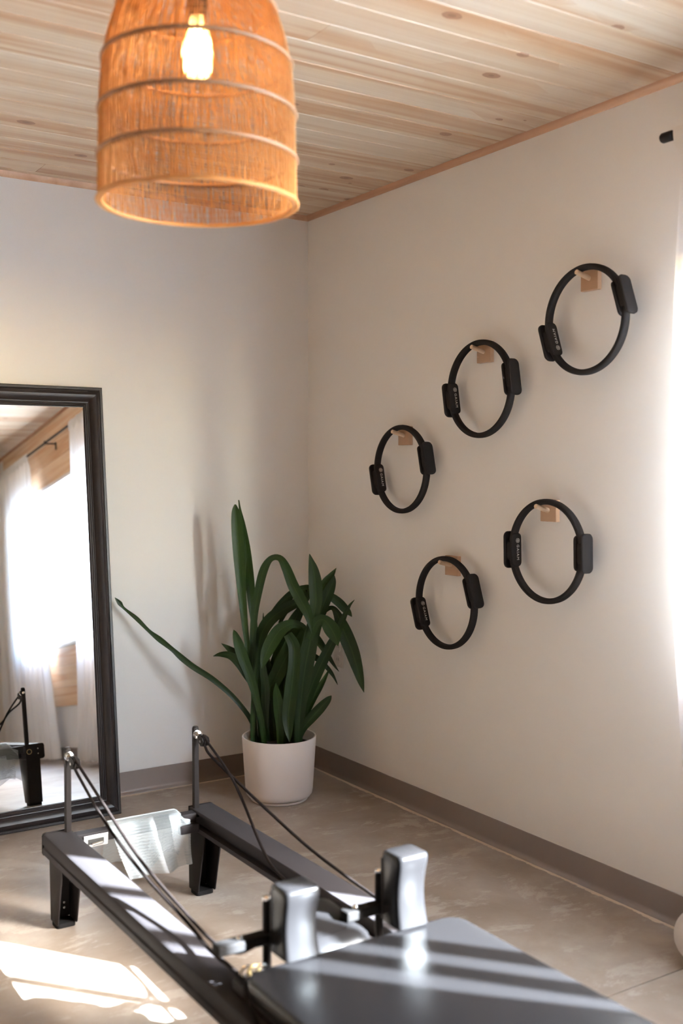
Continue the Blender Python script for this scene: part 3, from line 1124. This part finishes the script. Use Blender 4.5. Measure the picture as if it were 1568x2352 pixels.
def rail_profile(inner, outer):
    """outline across the rail; inner / outer are x"""
    s = 1 if inner > outer else -1
    w = abs(inner - outer)
    pts = [(0.006, 0), (0.0, 0.006), (0.0, 0.022), (0.004, 0.025), (0.004, 0.031), (0.0, 0.034), (0.0, 0.055), (0.003, 0.062), (0.010, 0.065),
           (w - 0.002, 0.065), (w, 0.063), (w, 0.057), (w - 0.022, 0.057), (w - 0.022, 0.014), (w, 0.014), (w, 0.0)]
    return [(outer + s * x, RH - 0.065 + z) for x, z in pts]


for inner, outer in ((LX1, LX0), (QX0, QX1)):
    rpart(MB().prism(rail_profile(inner, outer), 'Y', YF + 0.004, YE - 0.004), 'rail', 'rail', smooth=True, angle=35)


def end_leg(inner, outer, y, sgn, lab=None):
    """P-shaped end plate with a channel leg below; sgn = direction (in y) in which the flanges run under the frame"""
    s = 1 if outer > inner else -1
    lo = outer - s * 0.022
    zt, zb = RH + 0.001, RH - 0.068
    cr = 0.010
    poly = [(inner + s * 0.002, 0.012), (lo - s * 0.002, 0.012), (lo, zb), (outer - s * cr, zb), (outer - s * 0.003, zb + 0.003), (outer, zb + cr),
            (outer, zt - cr), (outer - s * 0.003, zt - 0.003), (outer - s * cr, zt), (inner, zt)]
    g = rpart(MB().prism(poly, 'Y', y, y - sgn * 0.005), 'leg', 'black_metal', bevel=0.0008, bseg=1)
    zt2 = RH - 0.066
    # channel leg: two tapered flanges run from the end plate towards the carriage, open between them
    mb = MB()
    for xa, xb in ((inner, inner + s * 0.005), (lo - s * 0.005, lo)):
        mb.prism([(y, 0.012), (y + sgn * 0.058, 0.012), (y + sgn * 0.062, 0.018), (y + sgn * 0.110, zt2), (y, zt2)], 'X', xa, xb)
    rpart(mb, 'leg_flange', 'black_metal', g, bevel=0.0018, bseg=2, smooth=True, angle=60)
    rpart(MB().box((inner + lo) / 2 + s * 0.004, (inner + lo) / 2 + s * 0.006, y, y + sgn * 0.004, 0.012, zt2), 'rib', 'black_metal', g)
    rpart(MB().prism(rounded(abs(lo - inner) - 0.004, 0.050, 0.010, 4, (inner + lo) / 2, y + sgn * 0.027), 'Z', 0.0, 0.0135), 'foot', 'rubber', g)
    for z in (0.040, 0.055):
        rpart(MB().lathe([(0.0, -0.001), (0.0035, -0.001), (0.004, 0.002), (0.0, 0.003)], 10, ((inner + lo) / 2 - s * 0.010, y + sgn * 0.002, z), 'Y'), 'screw', 'chrome', g)
    xr = inner + s * 0.016
    ring = [(xr + 0.0105 * math.cos(a), y - sgn * 0.0055, RH - 0.032 + 0.0105 * math.sin(a)) for a in [2 * PI * i / 28 for i in range(28)]]
    rpart(MB().tube(ring, 0.0012, 6, closed=True), 'port_ring', 'brass', g, smooth=True)
    for z in (RH - 0.022, RH - 0.044):
        rpart(MB().lathe([(0.0, -0.0085), (0.003, -0.008), (0.0036, -0.006), (0.0036, -0.003), (0.0, -0.003)] if sgn < 0 else
                         [(0.0, 0.0085), (0.003, 0.008), (0.0036, 0.006), (0.0036, 0.003), (0.0, 0.003)], 12, (inner + s * 0.055, y, z), 'Y') if False else
              MB().lathe([(0.0, 0.0), (0.0036, 0.0), (0.003, 0.0022), (0.0, 0.003)], 12, (inner + s * 0.055, y - sgn * 0.005, z), 'Y'), 'screw', 'chrome', g)
    return g


for inner, outer in ((LX1, LX0), (QX0, QX1)):
    end_leg(inner, outer, YE, -1)
    end_leg(inner, outer, YF, 1)

# cross bar at the far end and its latch plate
rpart(MB().box(LX1, QX0, -1.128, -1.092, RH - 0.036, RH - 0.004), 'crossbar', 'rail', bevel=0.003)
rpart(MB().box(LX1, QX0, YF + 0.02, YF + 0.06, RH - 0.05, RH - 0.004), 'crossbar', 'rail', bevel=0.003)
lp = rpart(MB().box(-1.446, -1.372, -1.1315, -1.128, RH - 0.046, RH - 0.011), 'latch_plate', 'chrome', bevel=0.0012)
rpart(MB().box(-1.434, -1.386, -1.1335, -1.1312, RH - 0.038, RH - 0.022), 'latch_slot', 'dark', lp)
rpart(MB().tube([(-1.424, -1.139, RH - 0.036), (-1.392, -1.139, RH - 0.033)], 0.0045, 10), 'latch_roller', 'chrome', lp, smooth=True)
rpart(MB().box(-1.150, -1.086, -1.150, -1.128, RH - 0.058, RH - 0.030), 'net_bracket', 'rail', bevel=0.004)

# posts, swivels, pulleys
PY = -1.090
pulley_c = {}
for px, ztop in ((-1.4785, 0.512), (-1.0705, 0.521)):
    pt = rpart(MB().box(px - 0.0085, px + 0.0085, PY - 0.0085, PY + 0.0085, RH - 0.03, ztop), 'post', 'black_metal', bevel=0.0022)
    rpart(MB().lathe([(0.0, 0.006), (0.007, 0.005), (0.0095, 0.002), (0.0095, 0.0), (0.0, 0.0)], 16, (px, PY, ztop)), 'post_cap', 'black_metal', pt, smooth=True)
    zb = ztop - 0.018
    bolt = [(0.0, 0.0), (0.0125, 0.0), (0.0135, -0.002), (0.0135, -0.005), (0.008, -0.006), (0.008, -0.012), (0.0115, -0.013), (0.0115, -0.018), (0.006, -0.020), (0.006, -0.026), (0.0, -0.026)]
    sw = rpart(MB().lathe(bolt, 20, (px, PY - 0.0085, zb), 'Y'), 'swivel', 'chrome', smooth=True, angle=35)
    rpart(MB().lathe([(0.0, 0.004), (0.004, 0.0035), (0.007, 0.0), (0.0, 0.0)], 12, (px, PY + 0.0085, zb), 'Y'), 'bolt_head', 'chrome', pt, smooth=True)
    c = Vector((px + 0.004, PY - 0.052, zb - 0.013))
    pulley_c[px] = c
    # housing: two cheeks and a strap; wheel inside
    hs = MB()
    for dx in (-0.010, 0.010):
        o_ = [(c.y + 0.024, c.z + 0.010), (c.y + 0.014, c.z + 0.016), (c.y - 0.010, c.z + 0.013), (c.y - 0.018, c.z + 0.002), (c.y - 0.014, c.z - 0.012), (c.y, c.z - 0.016), (c.y + 0.014, c.z - 0.008)]
        hs.prism(o_, 'X', c.x + dx - 0.0015, c.x + dx + 0.0015)
    hs.box(c.x - 0.010, c.x + 0.010, c.y + 0.016, c.y + 0.024, c.z + 0.006, c.z + 0.014)
    hp = rpart(hs, 'pulley_housing', 'black_metal', bevel=0.0008, bseg=1)
    rpart(MB().lathe([(0.0, -0.006), (0.0165, -0.006), (0.0165, -0.004), (0.0125, -0.0015), (0.0125, 0.0015), (0.0165, 0.004), (0.0165, 0.006), (0.0, 0.006)], 24, tuple(c), 'X'), 'pulley_wheel', 'black_metal', hp, smooth=True, angle=30)
    rpart(MB().tube([(c.x - 0.0135, c.y, c.z), (c.x + 0.0135, c.y, c.z)], 0.0042, 10), 'axle', 'chrome', hp, smooth=True)


def rope(pts, r=0.0042):
    p = catmull([tuple(q_) for q_ in pts], 40)
    rpart(MB().tube(p, r, 8), 'rope', 'rope', smooth=True)


cl, cr_ = pulley_c[-1.4785], pulley_c[-1.0705]
rw = 0.0145
# left pair: over and under the pulley to the carriage corner
rope([cl + Vector((0, 0.012, 0.006)), cl + Vector((0, 0.002, rw)), cl + Vector((0, -0.012, 0.009)), (-1.474, -1.34, 0.432), (-1.472, -1.60, 0.352), (-1.472, -1.84, 0.312), (-1.478, -2.04, 0.298), (-1.482, -2.16, 0.320), (-1.468, -2.215, 0.352)])
rope([cl + Vector((0, 0.010, -0.008)), cl + Vector((-0.001, -0.004, -rw)), cl + Vector((-0.001, -0.05, -0.034)), (-1.486, -1.42, 0.385), (-1.484, -1.66, 0.330), (-1.481, -1.92, 0.296), (-1.494, -2.06, 0.290), (-1.505, -2.20, 0.302), (-1.512, -2.27, 0.300)])
# right pair: one to the right corner, one slack strand to the middle
rope([cr_ + Vector((0.001, 0.010, -0.008)), cr_ + Vector((0.001, -0.004, -rw)), cr_ + Vector((0.001, -0.045, -0.036)), (-1.066, -1.36, 0.418), (-1.056, -1.52, 0.376), (-1.050, -1.75, 0.330), (-1.052, -2.00, 0.309), (-1.066, -2.13, 0.316), (-1.080, -2.205, 0.352)])
rope([cr_ + Vector((0, 0.012, 0.006)), cr_ + Vector((0, 0.002, rw)), cr_ + Vector((0, -0.012, 0.008)), (-1.074, -1.36, 0.415), (-1.092, -1.56, 0.285), (-1.112, -1.68, 0.260), (-1.122, -1.85, 0.252), (-1.126, -2.10, 0.254), (-1.126, -2.30, 0.258)])

# carriage
CY0, CY1 = -3.04, -2.268
CX0, CX1 = -1.530, -0.986
CZ = 0.330
rpart(MB().box(CX0 + 0.012, CX1 - 0.012, CY0 + 0.02, CY1 - 0.012, 0.272, 0.292), 'carriage_frame', 'black_metal', bevel=0.003)
cp = MB().prism(rounded(CX1 - CX0, CY1 - CY0, 0.045, 8, (CX0 + CX1) / 2, (CY0 + CY1) / 2), 'Z', 0.292, CZ)
rpart(cp, 'carriage_pad', 'vinyl', bevel=0.009, bseg=4, smooth=True, angle=80)
# chrome strip added as the glint on the pad's far lip
rpart(MB().box(-1.345, -1.035, CY1 + 0.001, CY1 + 0.007, 0.300, 0.322), 'lip_glint', 'chrome', bevel=0.002)
# carriage wheels rolling in the rail channels
for wx in (LX1 - 0.010, QX0 + 0.010):
    for wy in (-2.45, -2.85):
        rpart(MB().lathe([(0.0, -0.010), (0.016, -0.010), (0.019, -0.006), (0.019, 0.006), (0.016, 0.010), (0.0, 0.010)], 24, (wx, wy, RH - 0.031), 'X'), 'wheel', 'rubber', smooth=True)


def shoulder_rest(xa, xb, ztop, lean):
    """padded block: concave front, square shoulders with soft edges"""
    mb = MB()
    yb, yf = -2.215, -2.286
    rows = 12
    nx, ny = 6, 5
    loops = []
    for i in range(rows + 1):
        t_ = i / rows
        z = CZ + 0.004 + (ztop - CZ - 0.004) * t_
        waist = math.sin(PI * min(1, t_ * 1.05))
        wid = 1 - 0.055 * waist
        f = yf + 0.011 * waist
        r_ = 0.010
        cx, hw = (xa + xb) / 2, (xb - xa) / 2 * wid
        out = rounded(hw * 2, yb - f, r_, 3, cx, (yb + f) / 2)
        loops.append([(x, y, z) for x, y in out])
    # soft top
    cx, cyy = (xa + xb) / 2, (yb + yf) / 2
    for sc_, dz in ((0.985, 0.005), (0.94, 0.009), (0.84, 0.0115)):
        loops.append([(cx + (x - cx) * sc_, cyy + (y - cyy) * (sc_ - (1 - sc_) * 0.3), ztop + dz - 0.001) for x, y, z in loops[rows]])
    n = len(loops[0])
    vs = [p for l in loops for p in l]
    fs = [(i * n + k_, i * n + (k_ + 1) % n, (i + 1) * n + (k_ + 1) % n, (i + 1) * n + k_) for i in range(len(loops) - 1) for k_ in range(n)]
    fs += [tuple(range(n - 1, -1, -1)), tuple((len(loops) - 1) * n + k_ for k_ in range(n))]
    sr = rpart(mb.add(vs, fs), 'shoulder_rest', 'vinyl', smooth=True, angle=50)
    rpart(MB().box(xa + 0.006, xb - 0.006, yb, yb + 0.010, CZ + 0.002, ztop - 0.012), 'back_plate', 'black_metal', sr, bevel=0.002)
    return sr


sl = shoulder_rest(-1.434, -1.352, 0.466, 0)
sr = shoulder_rest(-1.154, -1.074, 0.481, 0)
for s_o, px, arm in ((sl, -1.425, (-1.545, -1.40)), (sr, -1.140, (-1.235, -1.06))):
    rpart(MB().tube([(px, -2.188, 0.272), (px, -2.188, 0.430)], 0.0095, 14), 'support_post', 'black_metal', s_o, smooth=True)
    rpart(MB().lathe([(0.0, 0.0), (0.0100, 0.0), (0.0100, 0.004), (0.006, 0.008), (0.0, 0.009)], 14, (px, -2.188, 0.430)), 'post_tip', 'chrome', s_o, smooth=True)
    rpart(MB().box(arm[0], arm[1], -2.205, -2.172, 0.340, 0.362), 'rope_arm', 'rubber', s_o, bevel=0.004)
    kx = arm[0] + (0.055 if px < -1.3 else 0.030)
    rpart(MB().lathe([(0.0, 0.009), (0.004, 0.0084), (0.0072, 0.0045), (0.0075, 0.0), (0.0, 0.0)], 16, (kx, -2.190, 0.362)), 'cleat_knob', 'chrome', s_o, smooth=True)
# rope cleats and clips on the left corner of the carriage
cl_ = rpart(MB().box(-1.522, -1.452, -2.268, -2.214, 0.276, 0.300), 'cleat', 'black_metal', bevel=0.005)
for j in range(3):
    a = [(-1.500 + 0.016 * j + 0.012 * math.cos(t_), -2.236 - 0.004 * j, 0.314 + 0.011 * math.sin(t_)) for t_ in [2 * PI * i / 20 for i in range(20)]]
    rpart(MB().tube(a, 0.0028, 7, closed=True), 'clip', 'brass' if j == 1 else 'chrome', cl_, smooth=True)
rope([(-1.505, -2.24, 0.305), (-1.532, -2.30, 0.300), (-1.546, -2.36, 0.286), (-1.553, -2.42, 0.262), (-1.556, -2.50, 0.20), (-1.556, -2.58, 0.12), (-1.556, -2.62, 0.05)], 0.0035)


def headrest(u, v):
    y = -2.258 + 0.205 * v
    x = -1.352 + 0.150 * u
    z = 0.330 + 0.024 * math.sin(PI * 0.5 * v) - 0.010 * (2 * u - 1) ** 4 - 0.022 * max(0, 0.12 - v) / 0.12 - 0.02 * max(0, v - 0.9) / 0.1
    return (x, y, z)


mb = MB().grid(headrest, 14, 16)
nb = len(mb.v)
mb.grid(lambda u, v: (headrest(u, v)[0], headrest(u, v)[1], headrest(u, v)[2] - 0.034), 14, 16)
W_, H_ = 15, 17
rim = [i for i in range(W_)] + [j * W_ + W_ - 1 for j in range(1, H_)] + [(H_ - 1) * W_ + i for i in range(W_ - 2, -1, -1)] + [j * W_ for j in range(H_ - 2, 0, -1)]
mb.f += [(rim[i], rim[(i + 1) % len(rim)], rim[(i + 1) % len(rim)] + nb, rim[i] + nb) for i in range(len(rim))]
rpart(mb, 'headrest', 'vinyl', smooth=True, angle=50)
rpart(MB().box(-1.33, -1.225, -2.24, -2.19, 0.285, 0.318), 'headrest_bracket', 'black_metal', bevel=0.004)
# ------------------------------------------------------------------ silver net over the far crossbar
net = thing('mesh_net', 'silver wire mesh sheet draped over the far crossbar of the reformer', 'mesh sheet', (-1.24, -1.13, 0.10))
path = catmull([(-1.012 - 0.05, 0.118), (-1.078, 0.165), (-1.086, 0.215), (-1.088, 0.262), (-1.096, 0.279), (-1.115, 0.284), (-1.136, 0.272), (-1.146, 0.235), (-1.150, 0.19), (-1.158, 0.150), (-1.172, 0.112)], 90)
NU, NV = 74, 90
nv, ne = [], []
rr = random.Random(5)


def net_pt(i, j, off):
    u = (i + off) / NU
    y, z = path[min(j, 90)]
    front = j / 90
    x = -1.368 + 0.255 * u
    wob = 0.010 * math.sin(u * 7.0 + 0.6) + 0.005 * math.sin(u * 17.0 + 2.0)
    dz = 0.0
    if front > 0.62:
        f = (front - 0.62) / 0.38
        y += wob * f * 1.6
        x += 0.055 * f * (1 - u)
        dz = 0.020 * f * u
    elif front < 0.4:
        f = (0.4 - front) / 0.4
        y += wob * f
        dz = 0.02 * f * math.sin(u * 9)
    if u > 0.85:
        dz -= (u - 0.85) / 0.15 * 0.040 * (1 if 0.3 < front < 0.62 else 0.3)
    return Vector((x, y, z + dz))


# expanded-metal diamonds: two families of thin wires zigzagging along the sheet
mbn = MB()
for i in range(NU):
    for fam in (0, 1):
        pts = []
        for j in range(0, NV + 1, 1):
            off = 0.5 if (j + fam) % 2 else 0.0
            if fam:
                off = -off + 0.5
                off = 0.0 + (0.0 if (j % 2) else 0.5) + 0.0
                pts.append(net_pt(i, j, 1.0 - off))
            else:
                pts.append(net_pt(i, j, 0.0 if j % 2 == 0 else 0.5) if False else net_pt(i, j, 0.5 - (0.0 if (j % 2) else 0.5)))
        mbn.tube(pts, 0.0005, 3, cap=False)
nt_ = mbn.build('wire_mesh', 'silver_mesh', net, tuple(net.location), recalc=False)
nt_['kind'] = 'stuff'
hem_pts = [net_pt(NU * t_ / 30, 44, 0) + Vector((0, -0.0, 0.0012)) for t_ in range(31)]
MB().tube(hem_pts, 0.0016, 6).build('edge_wire', 'silver_mesh', net, tuple(net.location), smooth=True)

# ------------------------------------------------------------------ pale ball at the lower right
BC = Vector((-0.142, -2.274, 0.075))
bl = thing('exercise_ball', 'small pale ball on the floor by the brown wall base', 'ball', (BC.x, BC.y, 0.0))
n_ = 24
MB().lathe([(0.075 * math.sin(PI * i / n_), -0.075 * math.cos(PI * i / n_)) for i in range(n_ + 1)], 40, (0, 0, 0.075)).build('shell', 'ball', bl, smooth=True)
MB().lathe([(0.0, 0.0745), (0.008, 0.0745), (0.008, 0.0765), (0.003, 0.0775), (0.0, 0.0775)], 14, (0, 0, 0.075)).build('valve_plug', 'ball', bl, smooth=True)

# ------------------------------------------------------------------ small plant on a stool, seen in the mirror
SX, SY = -0.46, -4.72
st = thing('wooden_stool', 'round wooden stool under the potted plant seen in the mirror', 'stool', (SX, SY, 0))
so3 = (SX, SY, 0)
MB().lathe([(0.0, 0.40), (0.155, 0.40), (0.162, 0.406), (0.162, 0.424), (0.155, 0.43), (0.0, 0.43)], 40, so3).build('seat', 'pine_wall', st, so3, smooth=True, angle=40)
for i in range(4):
    a = PI / 4 + i * PI / 2
    MB().tube([(SX + 0.10 * math.cos(a), SY + 0.10 * math.sin(a), 0.402), (SX + 0.145 * math.cos(a), SY + 0.145 * math.sin(a), 0.0)], 0.013, 10).build('leg', 'pine_wall', st, so3, smooth=True)
sp = thing('potted_houseplant', 'bushy green houseplant in a terracotta pot reflected at the mirror edge', 'plant', (SX, SY, 0.43))
MB().lathe([(0.0, 0.0), (0.070, 0.0), (0.092, 0.125), (0.100, 0.127), (0.104, 0.160), (0.096, 0.160), (0.090, 0.135), (0.0, 0.135)], 36).build('pot', 'terracotta', sp, smooth=True, angle=40)
rg = random.Random(11)
for i in range(34):
    az, el, L = rg.uniform(0, 2 * PI), rg.uniform(0.5, 1.45), rg.uniform(0.16, 0.34)
    d = Vector((math.cos(az) * math.cos(el), math.sin(az) * math.cos(el), math.sin(el)))
    sd_ = d.cross(Vector((0, 0, 1))).normalized()
    vs, fs = [], []
    for j in range(9):
        t_ = j / 8
        c = Vector((0, 0, 0.13)) + d * (L * t_) - Vector((0, 0, 0.10 * t_ * t_))
        w = 0.004 if t_ < 0.45 else 0.030 * math.sin(PI * (t_ - 0.45) / 0.55) + 0.002
        vs += [c - sd_ * w, c + Vector((0, 0, -w * 0.2)), c + sd_ * w]
    fs = [(j * 3 + k_, j * 3 + k_ + 1, j * 3 + k_ + 4, j * 3 + k_ + 3) for j in range(8) for k_ in range(2)]
    MB().add(vs, fs).build('leaf', 'leaf', sp, smooth=True, angle=180, recalc=False)

# ------------------------------------------------------------------ rattan pendant lamp
LC = Vector((-1.533, -2.101, 0.0))
lamp = thing('pendant_lamp', 'bell-shaped woven rattan pendant lamp with a glowing bulb', 'pendant lamp', (LC.x, LC.y, H))
lo3 = (LC.x, LC.y, H)
shape = [(1.866, 0.2005), (1.92, 0.2000), (1.985, 0.1985), (2.047, 0.1970), (2.10, 0.1945), (2.149, 0.1890), (2.19, 0.1810), (2.23, 0.1690), (2.265, 0.1545), (2.30, 0.1350), (2.33, 0.1100), (2.352, 0.0820), (2.364, 0.0540), (2.368, 0.0400)]


def shade_r(z):
    for (z0_, r0), (z1_, r1) in zip(shape, shape[1:]):
        if z <= z1_:
            return r0 + (r1 - r0) * (z - z0_) / (z1_ - z0_)
    return shape[-1][1]


fine = catmull(shape, 34)
rg = random.Random(2)
mbr = MB()
NR = 176
for i in range(NR):
    a = 2 * PI * i / NR
    ph1, am = rg.uniform(0, 6.3), rg.uniform(0.001, 0.0035)
    pts = [(LC.x + r_ * math.cos(a + am / max(r_, .05) * math.sin(z * 19 + ph1)), LC.y + r_ * math.sin(a + am / max(r_, .05) * math.sin(z * 19 + ph1)), z) for z, r_ in fine]
    mbr.tube(pts, 0.0015, 4, cap=False)
weave = mbr.build('reed_weave', 'rattan', lamp, lo3, smooth=True, angle=180, recalc=False)
weave['kind'] = 'stuff'
mbr = MB()
for i in range(116):                      # inner slanted layer of finer reeds
    a = 2 * PI * i / 116
    pts = [(LC.x + (r_ - 0.004) * math.cos(a + (z - 1.86) * 0.75), LC.y + (r_ - 0.004) * math.sin(a + (z - 1.86) * 0.75), z) for z, r_ in fine if r_ > 0.06]
    mbr.tube(pts, 0.0011, 3, cap=False)
wv2 = mbr.build('inner_weave', 'rattan', lamp, lo3, smooth=True, angle=180, recalc=False)
wv2['kind'] = 'stuff'
mbr = MB()
for z in [1.872 + 0.0125 * i for i in range(36)]:     # fine binding threads across the reeds
    if z > 2.33:
        break
    r_ = shade_r(z) - 0.002
    mbr.tube([(LC.x + r_ * math.cos(2 * PI * i / 64), LC.y + r_ * math.sin(2 * PI * i / 64), z + 0.0012 * math.sin(i * 2.3)) for i in range(64)], 0.0008, 3, closed=True)
wv3 = mbr.build('binding_thread', 'rattan', lamp, lo3, smooth=True, angle=180, recalc=False)
wv3['kind'] = 'stuff'
for z, th in ((1.868, 0.0034), (1.956, 0.0036), (2.047, 0.0036), (2.149, 0.0036), (2.255, 0.0036), (2.366, 0.005)):
    for dr in (0.0028, -0.0055):
        r_ = shade_r(z) + dr
        pts = [(LC.x + r_ * math.cos(2 * PI * i / 72), LC.y + r_ * math.sin(2 * PI * i / 72), z) for i in range(72)]
        MB().tube(pts, th, 8, closed=True).build('hoop', 'rattan' if z < 1.9 else 'rattan_hoop', lamp, lo3, smooth=True)
MB().tube([(LC.x, LC.y, 2.30), (LC.x, LC.y, H - 0.02)], 0.003, 8).build('cord', 'black_metal', lamp, lo3, smooth=True)
MB().lathe([(0.0, 0.0), (0.055, 0.0), (0.055, -0.012), (0.045, -0.022), (0.0, -0.024)], 36, (LC.x, LC.y, H)).build('ceiling_cup', 'black_metal', lamp, lo3, smooth=True, angle=40)
MB().lathe([(0.0, 2.325), (0.016, 2.322), (0.021, 2.31), (0.021, 2.262), (0.017, 2.256), (0.017, 2.245), (0.0, 2.245)], 24, (LC.x, LC.y, 0)).build('socket', 'black_metal', lamp, lo3, smooth=True, angle=40)
bulb = MB().lathe([(0.013, 2.250), (0.014, 2.238), (0.020, 2.220), (0.028, 2.195), (0.032, 2.170), (0.031, 2.150), (0.026, 2.132), (0.016, 2.120), (0.0, 2.116)], 28, (LC.x, LC.y, 0)).build('bulb', 'bulb_glass', lamp, lo3, smooth=True, angle=180)
for i in range(5):
    a = 2 * PI * i / 5
    MB().tube([(LC.x + 0.005 * math.cos(a), LC.y + 0.005 * math.sin(a), 2.218), (LC.x + 0.014 * math.cos(a), LC.y + 0.014 * math.sin(a), 2.140)], 0.0024, 6).build('filament', 'filament', bulb, lo3, smooth=True)
ld = bpy.data.lights.new('bulb_light', 'POINT')
ld.energy = 3.0
ld.color = (1.0, 0.62, 0.27)
ld.shadow_soft_size = 0.02
lo = bpy.data.objects.new('bulb_light', ld)
COL.objects.link(lo)
lo.parent = lamp
lo.location = (0, 0, 2.165 - H)
